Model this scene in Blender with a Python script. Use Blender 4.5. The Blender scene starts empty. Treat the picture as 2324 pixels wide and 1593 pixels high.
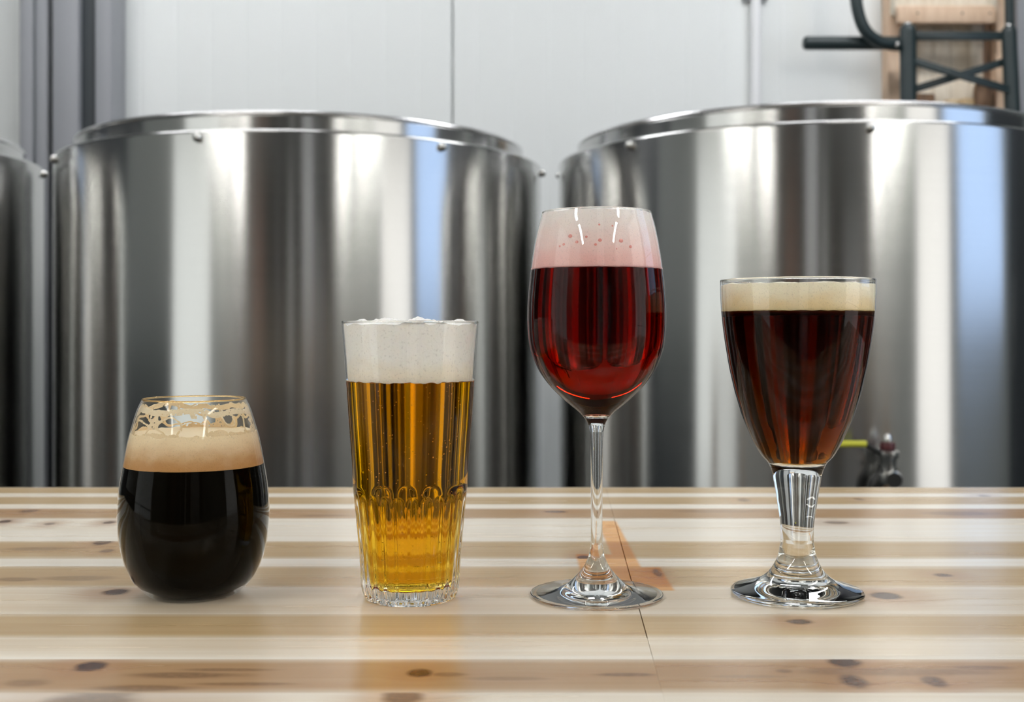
import bpy, bmesh, math, random
from mathutils import Vector, noise

scene = bpy.context.scene
COL = scene.collection
PI = math.pi

# ------------------------------------------------------------------ camera, light, exposure
FPX, CX, VH = 2650.0, 1162.0, 745.0          # focal length, centre and eye level, in photo pixels
TABLE_Z = 0.90
CAM_Z = TABLE_Z + 0.15093

cd = bpy.data.cameras.new('camera')
cam = bpy.data.objects.new('camera', cd)
COL.objects.link(cam)
cam.location = (0, 0, CAM_Z)
cam.rotation_euler = (PI / 2, 0, 0)
cd.sensor_fit = 'HORIZONTAL'
cd.sensor_width = 36.0
cd.lens = 36.0 * FPX / 2324.0
cd.shift_y = (VH - 796.5) / 2324.0
cd.clip_start = 0.02
cd.dof.use_dof = True
cd.dof.focus_distance = 0.655
cd.dof.aperture_fstop = 12.0
scene.camera = cam

world = bpy.data.worlds.new('world')
scene.world = world
world.use_nodes = True
world.node_tree.nodes['Background'].inputs[0].default_value = (0.75, 0.85, 1.0, 1)
world.node_tree.nodes['Background'].inputs[1].default_value = 0.5

scene.view_settings.view_transform = 'Standard'
scene.view_settings.look = 'None'
scene.view_settings.gamma = 1.0
scene.view_settings.use_curve_mapping = False
scene.view_settings.exposure = 0.25
LAMP = 7.0            # strength of the ceiling lamp diffusers over the tanks
LAMP_R = 18.0          # lamps close to the back wall
LAMP_F = 27.0          # brighter lamps on the photographer's side
WIN_BLUE = 1.7         # daylight window on the right
WIN_R = 1.5            # frosted pane beside it
WIN_L = 1.15            # frosted panes on the left

cy = scene.cycles
cy.max_bounces = 16
cy.transmission_bounces = 14
cy.transparent_max_bounces = 16
cy.glossy_bounces = 5
cy.diffuse_bounces = 4
cy.use_adaptive_sampling = True
cy.adaptive_threshold = 0.03
cy.sample_clamp_indirect = 8.0
cy.blur_glossy = 0.3
cy.use_denoising = True
cy.use_light_tree = False

# ------------------------------------------------------------------ helpers
def at(u, v, y):
    """photo pixel at a given distance -> world point"""
    return Vector(((u - CX) / FPX * y, y, CAM_Z - (v - VH) / FPX * y))


def srgb(r, g, b):
    f = lambda c: (c / 255 / 12.92) if c / 255 <= 0.04045 else ((c / 255 + 0.055) / 1.055) ** 2.4
    return (f(r), f(g), f(b), 1.0)


def link(me, name, mats, parent=None, smooth=None, loc=None):
    o = bpy.data.objects.new(name, me)
    COL.objects.link(o)
    if not isinstance(mats, (list, tuple)):
        mats = [mats]
    if len(me.materials) == 0:
        for m in mats:
            me.materials.append(m)
    if parent:
        o.parent = parent
    if loc is not None:
        o.location = loc
    if smooth is not None:
        me.shade_smooth()
        me.set_sharp_from_angle(angle=math.radians(smooth))
    return o


def fin(bm, name, mats, parent=None, smooth=None, loc=None):
    me = bpy.data.meshes.new(name)
    bm.to_mesh(me)
    bm.free()
    return link(me, name, mats, parent, smooth, loc)


def empty(name, loc=(0, 0, 0), label=None, cat=None, group=None):
    o = bpy.data.objects.new(name, None)
    COL.objects.link(o)
    o.location = loc
    o.empty_display_size = 0.05
    tag(o, label, cat, group)
    return o


def tag(o, label=None, cat=None, group=None, kind=None):
    if label: o['label'] = label
    if cat: o['category'] = cat
    if group: o['group'] = group
    if kind: o['kind'] = kind
    return o


def bm_box(bm, lo, hi, bevel=0.0, seg=1):
    r = bmesh.ops.create_cube(bm, size=1.0)
    vs = r['verts']
    for v in vs:
        v.co = Vector([(lo[i] + hi[i]) / 2 + v.co[i] * (hi[i] - lo[i]) for i in range(3)])
    if bevel > 0:
        es = list({e for v in vs for e in v.link_edges})
        bmesh.ops.bevel(bm, geom=es, offset=bevel, segments=seg, affect='EDGES', profile=0.5)


def box(name, lo, hi, mat, parent=None, bevel=0.0, seg=2):
    bm = bmesh.new()
    bm_box(bm, lo, hi, bevel, seg)
    return fin(bm, name, mat, parent, 40 if bevel else None)


def spline(pts, n=6):
    """Catmull-Rom through 2-D / 3-D points"""
    out = []
    P = [Vector(p) for p in pts]
    for i in range(len(P) - 1):
        p0 = P[i - 1] if i else P[0] * 2 - P[1]
        p1, p2 = P[i], P[i + 1]
        p3 = P[i + 2] if i + 2 < len(P) else P[-1] * 2 - P[-2]
        for k in range(n):
            t = k / n
            out.append(0.5 * ((2 * p1) + (p2 - p0) * t + (2 * p0 - 5 * p1 + 4 * p2 - p3) * t * t
                              + (3 * p1 - p0 - 3 * p2 + p3) * t ** 3))
    out.append(P[-1])
    return out


def lathe(name, prof, mats, parent=None, seg=96, rfun=None, smooth=50, mfun=None, loc=None):
    """revolve [(r, z)] about z; r == 0 closes to a pole; normals point to the right of travel"""
    bm = bmesh.new()
    rings = []
    for (r, z) in prof:
        if r <= 1e-7:
            rings.append([bm.verts.new((0, 0, z))])
        else:
            ring = []
            for k in range(seg):
                a = 2 * PI * k / seg
                rr, zz = (r, z) if rfun is None else rfun(r, z, a)
                ring.append(bm.verts.new((rr * math.sin(a), -rr * math.cos(a), zz)))
            rings.append(ring)
    for i in range(len(rings) - 1):
        A, B = rings[i], rings[i + 1]
        for k in range(seg):
            k2 = (k + 1) % seg
            if len(A) == 1 and len(B) == 1:
                continue
            if len(A) == 1:
                fc = bm.faces.new((A[0], B[k2], B[k]))
            elif len(B) == 1:
                fc = bm.faces.new((A[k], A[k2], B[0]))
            else:
                fc = bm.faces.new((A[k], A[k2], B[k2], B[k]))
            if mfun:
                fc.material_index = mfun((prof[i][1] + prof[i + 1][1]) / 2)
    return fin(bm, name, mats, parent, smooth, loc)


def tube(name, pts, rad, mat, parent=None, seg=12, cap=True, smooth=50):
    bm = bmesh.new()
    P = [Vector(p) for p in pts]
    rads = rad if isinstance(rad, (list, tuple)) else [rad] * len(P)
    rings = []
    prev = None
    for i, p in enumerate(P):
        t = (P[min(i + 1, len(P) - 1)] - P[max(i - 1, 0)]).normalized()
        ref = prev if prev is not None else (Vector((0, 0, 1)) if abs(t.z) < 0.9 else Vector((0, 1, 0)))
        a = (ref - t * ref.dot(t)).normalized()
        prev = a
        b = t.cross(a)
        rings.append([bm.verts.new(p + (a * math.cos(2 * PI * k / seg) + b * math.sin(2 * PI * k / seg)) * rads[i])
                      for k in range(seg)])
    for i in range(len(rings) - 1):
        for k in range(seg):
            bm.faces.new((rings[i][k], rings[i][(k + 1) % seg], rings[i + 1][(k + 1) % seg], rings[i + 1][k]))
    if cap:
        bm.faces.new(rings[0][::-1])
        bm.faces.new(rings[-1])
    bmesh.ops.recalc_face_normals(bm, faces=bm.faces)
    return fin(bm, name, mat, parent, smooth)


def bar(name, p0, p1, w, d, mat, parent=None, bevel=0.002, up=(0, 1, 0)):
    """flat bar from p0 to p1, w in the picture plane, d along up"""
    p0, p1 = Vector(p0), Vector(p1)
    t = (p1 - p0)
    L = t.length
    t.normalize()
    u = Vector(up)
    u = (u - t * u.dot(t)).normalized()
    s = t.cross(u)
    bm = bmesh.new()
    bm_box(bm, (-L / 2, -w / 2, -d / 2), (L / 2, w / 2, d / 2), bevel, 2)
    c = (p0 + p1) / 2
    for v in bm.verts:
        v.co = c + t * v.co.x + s * v.co.y + u * v.co.z
    bmesh.ops.recalc_face_normals(bm, faces=bm.faces)
    return fin(bm, name, mat, parent, 40)


# ------------------------------------------------------------------ materials
def new_mat(name):
    m = bpy.data.materials.new(name)
    m.use_nodes = True
    nt = m.node_tree
    for n in list(nt.nodes):
        if n.type != 'OUTPUT_MATERIAL':
            nt.nodes.remove(n)
    return m, nt, nt.nodes['Material Output']


class N:
    """tiny node-building helper"""
    def __init__(s, nt): s.nt = nt

    def n(s, typ, **kw):
        nd = s.nt.nodes.new(typ)
        ins = kw.pop('ins', {})
        for k, v in kw.items(): setattr(nd, k, v)
        for k, v in ins.items(): s.set(nd.inputs[k], v)
        return nd

    def set(s, sock, v):
        if hasattr(v, 'is_output') or isinstance(v, bpy.types.NodeSocket):
            s.nt.links.new(v, sock)
        else:
            sock.default_value = v

    def math(s, op, a, b=0.0, c=0.0, clamp=False):
        nd = s.nt.nodes.new('ShaderNodeMath')
        nd.operation = op
        nd.use_clamp = clamp
        s.set(nd.inputs[0], a); s.set(nd.inputs[1], b); s.set(nd.inputs[2], c)
        return nd.outputs[0]

    def vmath(s, op, a, b=(0, 0, 0)):
        nd = s.nt.nodes.new('ShaderNodeVectorMath')
        nd.operation = op
        s.set(nd.inputs[0], a); s.set(nd.inputs[1], b)
        return nd.outputs['Value'] if op in ('LENGTH', 'DOT_PRODUCT') else nd.outputs[0]

    def maprange(s, v, a, b, c=0.0, d=1.0, smooth=True):
        nd = s.nt.nodes.new('ShaderNodeMapRange')
        nd.interpolation_type = 'SMOOTHSTEP' if smooth else 'LINEAR'
        s.set(nd.inputs[0], v)
        for i, x in enumerate((a, b, c, d)): nd.inputs[i + 1].default_value = x
        return nd.outputs[0]

    def noise(s, vec, scale, detail=4.0, rough=0.5, dist=0.0):
        nd = s.nt.nodes.new('ShaderNodeTexNoise')
        s.set(nd.inputs['Vector'], vec)
        nd.inputs['Scale'].default_value = scale
        nd.inputs['Detail'].default_value = detail
        nd.inputs['Roughness'].default_value = rough
        nd.inputs['Distortion'].default_value = dist
        return nd.outputs['Fac']

    def scale(s, vec, sc):
        return s.vmath('MULTIPLY', vec, sc)

    def mix(s, f, a, b, blend='MIX'):
        nd = s.nt.nodes.new('ShaderNodeMix')
        nd.data_type = 'RGBA'
        nd.blend_type = blend
        s.set(nd.inputs[0], f); s.set(nd.inputs[6], a); s.set(nd.inputs[7], b)
        return nd.outputs[2]

    def obj(s):
        return s.n('ShaderNodeTexCoord').outputs['Object']

    def pos(s):
        return s.n('ShaderNodeNewGeometry').outputs['Position']

    def bump(s, h, strength, dist=0.001):
        nd = s.n('ShaderNodeBump')
        nd.inputs['Strength'].default_value = strength
        nd.inputs['Distance'].default_value = dist
        s.set(nd.inputs['Height'], h)
        return nd.outputs[0]

    def principled(s, **ins):
        nd = s.n('ShaderNodeBsdfPrincipled')
        for k, v in ins.items(): s.set(nd.inputs[k.replace('_', ' ')], v)
        return nd


def plain(name, col, rough=0.5, metal=0.0, var=0.06, nscale=8.0, bump=0.0, bscale=60.0, spec=0.5):
    m, nt, out = new_mat(name)
    h = N(nt)
    P = h.pos()
    f = h.noise(P, nscale, 4)
    dark = tuple(c * (1 - var) for c in col[:3]) + (1,)
    lite = tuple(min(1, c * (1 + var)) for c in col[:3]) + (1,)
    c = h.mix(f, dark, lite)
    b = h.principled(Base_Color=c, Roughness=rough, Metallic=metal)
    b.inputs['Specular IOR Level'].default_value = spec
    if bump:
        h.set(b.inputs['Normal'], h.bump(h.noise(P, bscale, 4), bump))
    nt.links.new(b.outputs[0], out.inputs[0])
    return m


def emitter(name, col, strength):
    m, nt, out = new_mat(name)
    h = N(nt)
    e = h.n('ShaderNodeEmission', ins={'Color': col, 'Strength': strength})
    nt.links.new(e.outputs[0], out.inputs[0])
    return m


def thin_glass(name, tint=(0.985, 0.99, 0.985, 1), f0=0.055):
    m, nt, out = new_mat(name)
    h = N(nt)
    lw = h.n('ShaderNodeLayerWeight')
    lw.inputs['Blend'].default_value = 0.5
    f5 = h.math('POWER', lw.outputs['Facing'], 5.0)
    F = h.math('MULTIPLY_ADD', f5, 0.9, f0, clamp=True)
    tr = h.n('ShaderNodeBsdfTransparent', ins={'Color': tint})
    gl = h.n('ShaderNodeBsdfGlossy', ins={'Color': (1, 1, 1, 1), 'Roughness': 0.0})
    mx = h.n('ShaderNodeMixShader')
    h.set(mx.inputs[0], F)
    nt.links.new(tr.outputs[0], mx.inputs[1])
    nt.links.new(gl.outputs[0], mx.inputs[2])
    nt.links.new(mx.outputs[0], out.inputs[0])
    return m


def bowl_glass(name, ior=1.5, power=1.35):
    """clear glass with a softened surface sheen (total reflection stays total)"""
    m, nt, out = new_mat(name)
    h = N(nt)
    fr = h.n('ShaderNodeFresnel', ins={'IOR': ior}).outputs[0]
    rf = h.n('ShaderNodeBsdfRefraction', ins={'Color': (0.985, 0.99, 0.985, 1), 'Roughness': 0.0, 'IOR': ior})
    gl = h.n('ShaderNodeBsdfGlossy', ins={'Color': (1, 1, 1, 1), 'Roughness': 0.0})
    mx = h.n('ShaderNodeMixShader')
    h.set(mx.inputs[0], h.math('POWER', fr, power))
    nt.links.new(rf.outputs[0], mx.inputs[1])
    nt.links.new(gl.outputs[0], mx.inputs[2])
    nt.links.new(mx.outputs[0], out.inputs[0])
    return m


def solid_glass(name, col=(1, 1, 1, 1), ior=1.5):
    m, nt, out = new_mat(name)
    h = N(nt)
    g = h.n('ShaderNodeBsdfGlass', ins={'Color': col, 'Roughness': 0.0, 'IOR': ior})
    nt.links.new(g.outputs[0], out.inputs[0])
    return m


def liquid(name, sigma, z_base):
    """refracting, absorbing beer; below z_base it touches solid glass, above it the thin wall"""
    m, nt, out = new_mat(name)
    h = N(nt)
    sep = h.n('ShaderNodeSeparateXYZ', ins={0: h.obj()})
    low = h.math('LESS_THAN', sep.outputs[2], z_base)
    ior = h.math('MULTIPLY_ADD', low, 1.34 / 1.5 - 1.34, 1.34)
    g = h.n('ShaderNodeBsdfGlass', ins={'Color': (1, 1, 1, 1), 'Roughness': 0.0, 'IOR': ior})
    D = max(sigma)
    va = h.n('ShaderNodeVolumeAbsorption', ins={'Color': tuple(1 - s / D for s in sigma) + (1,), 'Density': D})
    nt.links.new(g.outputs[0], out.inputs['Surface'])
    nt.links.new(va.outputs[0], out.inputs['Volume'])
    return m


def foam_mat(name, top, bottom, z0, z1, bump=0.35, sss=0.25, scale=900.0):
    """dense beer froth, drier and paler towards its top"""
    m, nt, out = new_mat(name)
    h = N(nt)
    O = h.obj()
    sep = h.n('ShaderNodeSeparateXYZ', ins={0: O})
    w = h.noise(h.scale(O, (60, 60, 110)), 1.0, 3)
    z = h.math('ADD', sep.outputs[2], h.math('MULTIPLY_ADD', w, 0.012, -0.006))
    g = h.maprange(z, z0, z1)
    c = h.mix(g, bottom, top)
    sp = h.noise(O, scale, 3, 0.7)
    sp = h.maprange(sp, 0.30, 0.45, 0.82, 1.0)
    spc = h.n('ShaderNodeCombineXYZ', ins={0: sp, 1: sp, 2: sp}).outputs[0]
    c = h.mix(1.0, c, spc, 'MULTIPLY')
    b = h.principled(Base_Color=c, Roughness=0.6)
    b.inputs['Subsurface Weight'].default_value = sss
    b.inputs['Subsurface Radius'].default_value = (1.0, 0.8, 0.6)
    b.inputs['Subsurface Scale'].default_value = 0.004
    b.inputs['Specular IOR Level'].default_value = 0.25
    h.set(b.inputs['Normal'], h.bump(h.noise(O, scale * 1.3, 3), bump, 0.0004))
    nt.links.new(b.outputs[0], out.inputs[0])
    return m


def steel_mat(name, base=(0.56, 0.56, 0.55), rough=0.205, aniso=0.88):
    m, nt, out = new_mat(name)
    h = N(nt)
    O = h.obj()
    br = h.noise(h.scale(O, (3, 3, 900)), 1.0, 3)
    blot = h.noise(O, 3.0, 4)
    r = h.math('ADD', h.math('MULTIPLY_ADD', br, 0.06, rough - 0.03), h.math('MULTIPLY_ADD', blot, 0.06, -0.03))
    c = h.mix(br, tuple(x * 0.93 for x in base) + (1,), tuple(x * 1.05 for x in base) + (1,))
    tg = h.n('ShaderNodeTangent', direction_type='RADIAL', axis='Z')
    b = h.principled(Base_Color=c, Metallic=1.0, Roughness=r, Anisotropic=aniso)
    b.inputs['Anisotropic Rotation'].default_value = 0.25
    nt.links.new(tg.outputs[0], b.inputs['Tangent'])
    nt.links.new(b.outputs[0], out.inputs[0])
    return m


def wood_plain(name, c0, c1, axis_scale=(4, 4, 0.6), scale=14.0, rough=0.55):
    m, nt, out = new_mat(name)
    h = N(nt)
    O = h.pos()
    f = h.noise(h.scale(O, axis_scale), scale, 5, 0.6, 0.6)
    f = h.maprange(f, 0.3, 0.7)
    b = h.principled(Base_Color=h.mix(f, c0, c1), Roughness=rough)
    h.set(b.inputs['Normal'], h.bump(f, 0.15))
    nt.links.new(b.outputs[0], out.inputs[0])
    return m


M = {}
M['wall'] = plain('white_panel', srgb(233, 236, 235), 0.45, 0, 0.015, 2.0)
M['wall_grey'] = plain('grey_wall', srgb(150, 155, 152), 0.6, 0, 0.06, 3.0, 0.1)
M['wall_dark'] = plain('dark_wall', srgb(58, 56, 53), 0.7, 0, 0.08, 2.0, 0.1)
M['ceiling'] = plain('ceiling_paint', srgb(150, 151, 150), 0.7, 0, 0.03, 2.0)
M['floor'] = plain('concrete_floor', srgb(58, 60, 60), 0.45, 0, 0.15, 5.0, 0.15)
M['trim_grey'] = plain('grey_trim', srgb(150, 152, 157), 0.45, 0, 0.05, 4.0)
M['trim_mid'] = plain('mid_grey_trim', srgb(112, 118, 122), 0.45, 0, 0.05, 4.0)
M['trim_char'] = plain('charcoal_trim', srgb(46, 53, 58), 0.5, 0, 0.06, 4.0)
M['white_paint'] = plain('white_paint', srgb(240, 241, 243), 0.35, 0, 0.02, 5.0)
M['lamp_body'] = plain('lamp_housing', srgb(225, 225, 225), 0.4, 0, 0.02, 5.0)
M['lamp'] = emitter('lamp_diffuser', (1.0, 0.97, 0.92, 1), LAMP)
M['lamp_r'] = emitter('wall_side_diffuser', (0.97, 0.98, 1.0, 1), LAMP_R)
M['lamp_f'] = emitter('bright_diffuser', (1.0, 0.97, 0.92, 1), LAMP_F)
M['win_blue'] = emitter('daylight_pane', (0.50, 0.68, 1.0, 1), WIN_BLUE)
M['win_r'] = emitter('frosted_pane_right', (1.0, 0.98, 0.94, 1), WIN_R)
M['win_l'] = emitter('frosted_pane_left', (0.97, 1.0, 0.97, 1), WIN_L)
M['added_door_brown'] = plain('added_door_brown', srgb(120, 88, 74), 0.5, 0, 0.1, 3.0)
M['steel'] = steel_mat('brushed_steel')
M['rim_steel'] = steel_mat('rim_steel', (0.72, 0.72, 0.72), 0.22, 0.6)
M['chrome'] = plain('bolt_steel', (0.62, 0.62, 0.6, 1), 0.25, 1.0, 0.05)
M['green_metal'] = plain('green_metal', srgb(34, 48, 50), 0.38, 0, 0.12, 12.0, 0.05)
M['black'] = plain('black_plastic', srgb(18, 19, 18), 0.45, 0, 0.1, 20.0)
M['yellow'] = plain('yellow_sleeve', srgb(206, 205, 60), 0.45, 0, 0.06, 30.0)
M['red'] = plain('red_plastic', srgb(84, 36, 40), 0.45, 0, 0.06, 30.0)
M['crate_pale'] = wood_plain('pale_pine', srgb(228, 214, 192), srgb(246, 236, 218))
M['crate_tan'] = wood_plain('tan_pine', srgb(212, 180, 150), srgb(228, 200, 172))
M['crate_brown'] = wood_plain('brown_wood', srgb(104, 80, 62), srgb(158, 124, 96))
M['offcut'] = wood_plain('offcut_wood', srgb(205, 175, 130), srgb(228, 205, 165))
M['thin'] = thin_glass('thin_glass')
M['thin_dark'] = thin_glass('thin_clear_glass', (0.985, 0.99, 0.985, 1), 0.008)
M['bowl_glass'] = bowl_glass('bowl_glass')
M['glass'] = solid_glass('clear_glass', (0.985, 0.99, 0.985, 1))
M['foot_glass'] = solid_glass('foot_glass', (0.985, 0.99, 0.985, 1), 1.42)
M['rim_glass'] = solid_glass('rim_glass', (0.98, 0.97, 0.95, 1))


# knots: (u, v, half width, half height, darkness) in the photograph, turned into places on the table
KN = [(205, 1513, 34, 11, 1.0), (215, 1592, 110, 26, .55), (953, 1527, 28, 9, .95), (915, 1583, 48, 18, .7),
      (1915, 1502, 38, 13, .95), (1937, 1546, 34, 16, .85), (2122, 1548, 30, 13, .75), (1817, 1411, 30, 6, .9),
      (2013, 1352, 34, 8, 1.0), (264, 1343, 31, 7, 1.0), (233, 1231, 20, 7, .8), (243, 1250, 16, 4, .6),
      (12, 1183, 14, 4, .9), (112, 1189, 12, 3, .7), (246, 1186, 14, 3, .8), (65, 1160, 24, 4, .6),
      (1262, 1161, 26, 2.5, .7), (1900, 1186, 26, 3, .6), (2140, 1305, 22, 4, .7), (1688, 1135, 16, 4, .5),
      (1950, 1133, 12, 3, .5), (2235, 1126, 14, 3, .5), (1325, 1266, 14, 6, .9), (1492, 1300, 12, 10, .7),
      (170, 1312, 90, 6, .35), (520, 1520, 110, 4, .4), (1420, 1531, 70, 4, .5), (1780, 1523, 24, 5, .45),
      (1020, 1530, 40, 5, .4), (560, 1137, 24, 3, .35), (740, 1170, 60, 3, .3),
      (420, 1532, 150, 7, .45), (330, 1562, 120, 7, .45), (560, 1552, 130, 4, .4), (2010, 1524, 230, 9, .35), (1700, 1535, 90, 4, .3), (60, 1550, 60, 9, .35),
      (1150, 1540, 90, 4, .3), (90, 1245, 90, 4, .35), (40, 1315, 60, 5, .4), (1640, 1160, 120, 4, .25), (2180, 1165, 90, 5, .35), (2230, 1515, 80, 6, .35)]


def tabletop_mat(y_lo, y_hi, x_lo, x_hi):
    m, nt, out = new_mat('varnished_pine')
    h = N(nt)
    O = h.obj()
    tone = h.n('ShaderNodeObjectInfo').outputs['Color']
    rnd = h.n('ShaderNodeObjectInfo').outputs['Random']
    off = h.n('ShaderNodeCombineXYZ', ins={0: h.math('MULTIPLY', rnd, 7.0), 1: h.math('MULTIPLY', rnd, 3.0), 2: 0.0}).outputs[0]
    flat = h.vmath('MULTIPLY', O, (1, 1, 0))
    wob = h.noise(h.scale(flat, (30, 60, 1)), 1.0, 2)
    wob = h.math('MULTIPLY_ADD', wob, 0.9, -0.45)
    core = halo = swirl = None
    for (u, v, du, dv, k) in KN:
        y = CAM_Z_ * FPX / (v - VH)
        x = (u - CX) / FPX * y
        if not (y_lo <= y <= y_hi and x_lo <= x <= x_hi):
            continue
        ax = du / FPX * y
        ay = dv * y * y / (CAM_Z_ * FPX)
        d = h.vmath('LENGTH', h.vmath('MULTIPLY', h.vmath('SUBTRACT', flat, (x, y, 0)), (1 / ax, 1 / ay, 0)))
        d = h.math('ADD', d, wob)
        c = h.maprange(d, 1.3, 0.55, 0.0, k)
        g = h.maprange(d, 4.8, 0.8, 0.0, 0.62 * k)
        core = c if core is None else h.math('MAXIMUM', core, c)
        halo = g if halo is None else h.math('MAXIMUM', halo, g)
    # grain, bent around the knots
    gp = h.vmath('ADD', flat, off)
    if core is not None:
        gp = h.vmath('ADD', gp, h.n('ShaderNodeCombineXYZ', ins={0: 0.0, 1: h.math('MULTIPLY', halo, 0.012), 2: 0.0}).outputs[0])
    fine = h.noise(h.scale(gp, (5, 300, 1)), 1.0, 4, 0.6)
    mid = h.noise(h.scale(gp, (2.2, 85, 1)), 1.0, 4, 0.55, 0.3)
    broad = h.noise(h.scale(gp, (1.1, 22, 1)), 1.0, 3)
    g1 = h.maprange(mid, 0.42, 0.72)
    g2 = h.maprange(fine, 0.38, 0.75)
    tan = h.mix(1.0, tone, (0.80, 0.71, 0.58, 1), 'MULTIPLY')
    c = h.mix(h.math('MULTIPLY', g1, 0.55), tone, tan)
    c = h.mix(h.math('MULTIPLY', g2, 0.22), c, tan)
    c = h.mix(h.maprange(broad, 0.45, 0.75, 0.0, 0.35), c, tan)
    gen = h.n('ShaderNodeSeparateXYZ', ins={0: h.n('ShaderNodeTexCoord').outputs['Generated']}).outputs[1]
    edge = h.math('MINIMUM', gen, h.math('SUBTRACT', 1.0, gen))
    edge = h.math('ADD', edge, h.math('MULTIPLY_ADD', broad, 0.16, -0.08))
    c = h.mix(h.maprange(edge, 0.16, 0.0, 0.0, 0.45), c, srgb(240, 230, 212))
    if core is not None:
        c = h.mix(halo, c, srgb(172, 126, 86))
        kc = h.mix(h.maprange(h.noise(h.scale(flat, (300, 500, 1)), 1.0, 3), 0.4, 0.7), srgb(58, 35, 26), srgb(106, 73, 54))
        c = h.mix(core, c, kc)
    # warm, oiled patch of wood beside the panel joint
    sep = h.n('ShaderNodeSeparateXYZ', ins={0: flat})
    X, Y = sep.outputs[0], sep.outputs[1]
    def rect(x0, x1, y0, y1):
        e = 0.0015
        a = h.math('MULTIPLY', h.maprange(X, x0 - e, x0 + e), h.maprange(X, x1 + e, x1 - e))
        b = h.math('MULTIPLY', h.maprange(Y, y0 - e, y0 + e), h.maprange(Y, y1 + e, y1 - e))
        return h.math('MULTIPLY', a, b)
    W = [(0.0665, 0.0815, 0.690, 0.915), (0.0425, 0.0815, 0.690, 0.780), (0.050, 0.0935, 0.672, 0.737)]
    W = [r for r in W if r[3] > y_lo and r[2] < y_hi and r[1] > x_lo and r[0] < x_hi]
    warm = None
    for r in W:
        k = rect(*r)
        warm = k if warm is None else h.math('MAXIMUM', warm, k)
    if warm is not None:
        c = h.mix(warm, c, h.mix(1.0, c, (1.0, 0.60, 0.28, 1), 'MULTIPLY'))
    b = h.principled(Base_Color=c, Roughness=0.30)
    b.inputs['Specular IOR Level'].default_value = 0.5
    h.set(b.inputs['Roughness'], h.math('MULTIPLY_ADD', mid, 0.12, 0.20))
    h.set(b.inputs['Normal'], h.bump(fine, 0.06, 0.0004))
    nt.links.new(b.outputs[0], out.inputs[0])
    return m


CAM_Z_ = CAM_Z - TABLE_Z
M['table_frame'] = wood_plain('table_frame_wood', srgb(150, 112, 76), srgb(186, 146, 104))

# ------------------------------------------------------------------ the room
YB, YF, XL, XR, ZT = 3.85, -4.6, -2.85, 2.55, 3.2


def struct(o):
    o['kind'] = 'structure'
    return o


struct(box('floor', (XL - 0.1, YF - 0.1, -0.1), (XR + 0.1, YB + 0.2, 0.0), M['floor']))
struct(box('ceiling', (XL - 0.1, YF - 0.1, ZT), (XR + 0.1, YB + 0.2, ZT + 0.1), M['ceiling']))
struct(box('wall_front', (XL - 0.1, YF - 0.1, 0), (XR + 0.1, YF, ZT), M['wall_dark']))

# back wall: insulated white panels with a recessed joint between each pair, shallow vertical ribs
wb = struct(box('wall_back', (XL - 0.1, YB + 0.06, 0), (XR + 0.1, YB + 0.16, ZT), M['wall']))
xj = (1027 - CX) / FPX * YB
edges = [XL, (262 - CX) / FPX * YB - 1.0, (262 - CX) / FPX * YB, xj, (1716 - CX) / FPX * YB, (1716 - CX) / FPX * YB + 1.0, XR]
for a, b in zip(edges[:-1], edges[1:]):
    if b - a < 0.03:
        continue
    bm = bmesh.new()
    g = 0.0022
    xs = [a + g]
    prof = [(a + g, YB + 0.059), (a + g, YB + 0.004), (a + g + 0.004, YB)]
    x = a + 0.08
    while x < b - 0.06:
        prof += [(x, YB), (x + 0.003, YB + 0.0012), (x + 0.009, YB + 0.0012), (x + 0.012, YB)]
        x += 0.115
    prof += [(b - g - 0.004, YB), (b - g, YB + 0.004), (b - g, YB + 0.059)]
    lo = [bm.verts.new((p[0], p[1], 0.001)) for p in prof]
    hi = [bm.verts.new((p[0], p[1], ZT - 0.001)) for p in prof]
    for i in range(len(prof)):
        j = (i + 1) % len(prof)
        bm.faces.new((lo[i], lo[j], hi[j], hi[i]))
    bm.faces.new(lo[::-1])
    bm.faces.new(hi)
    fin(bm, 'wall_panel', M['wall'], wb)


def wall_with_openings(name, x0, x1, mat, holes):
    """side wall with rectangular openings [(y0, y1, z0, z1)] cut through it"""
    bm = bmesh.new()
    ys = YF - 0.1
    for (y0, y1, z0, z1) in sorted(holes):
        bm_box(bm, (x0, ys, 0), (x1, y0, ZT))
        bm_box(bm, (x0, y0, 0), (x1, y1, z0))
        bm_box(bm, (x0, y0, z1), (x1, y1, ZT))
        ys = y1
    bm_box(bm, (x0, ys, 0), (x1, YB + 0.06, ZT))
    return struct(fin(bm, name, mat))


def window(n, x, side, y0, y1, z0, z1, mat, cols, rows):
    """framed window filling an opening; side = +1 right wall, -1 left wall"""
    w = struct(box('window_%d' % n, (min(x + side * 0.09, x + side * 0.1), y0, z0), (max(x + side * 0.09, x + side * 0.1), y1, z1), M['trim_mid']))
    xa, xb = sorted((x + side * 0.0, x + side * 0.07))
    fw = 0.035
    box('frame_rail', (xa, y0, z0), (xb, y1, z0 + fw), M['white_paint'], w)
    box('frame_rail', (xa, y0, z1 - fw), (xb, y1, z1), M['white_paint'], w)
    box('frame_stile', (xa, y0, z0 + fw), (xb, y0 + fw, z1 - fw), M['white_paint'], w)
    box('frame_stile', (xa, y1 - fw, z0 + fw), (xb, y1, z1 - fw), M['white_paint'], w)
    dy = (y1 - y0 - 2 * fw) / cols
    dz = (z1 - z0 - 2 * fw) / rows
    pa, pb = sorted((x + side * 0.06, x + side * 0.068))
    for i in range(cols):
        for j in range(rows):
            a = y0 + fw + i * dy
            c = z0 + fw + j * dz
            box('pane', (pa, a + 0.006, c + 0.006), (pb, a + dy - 0.006, c + dz - 0.006), mat, w)


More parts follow.
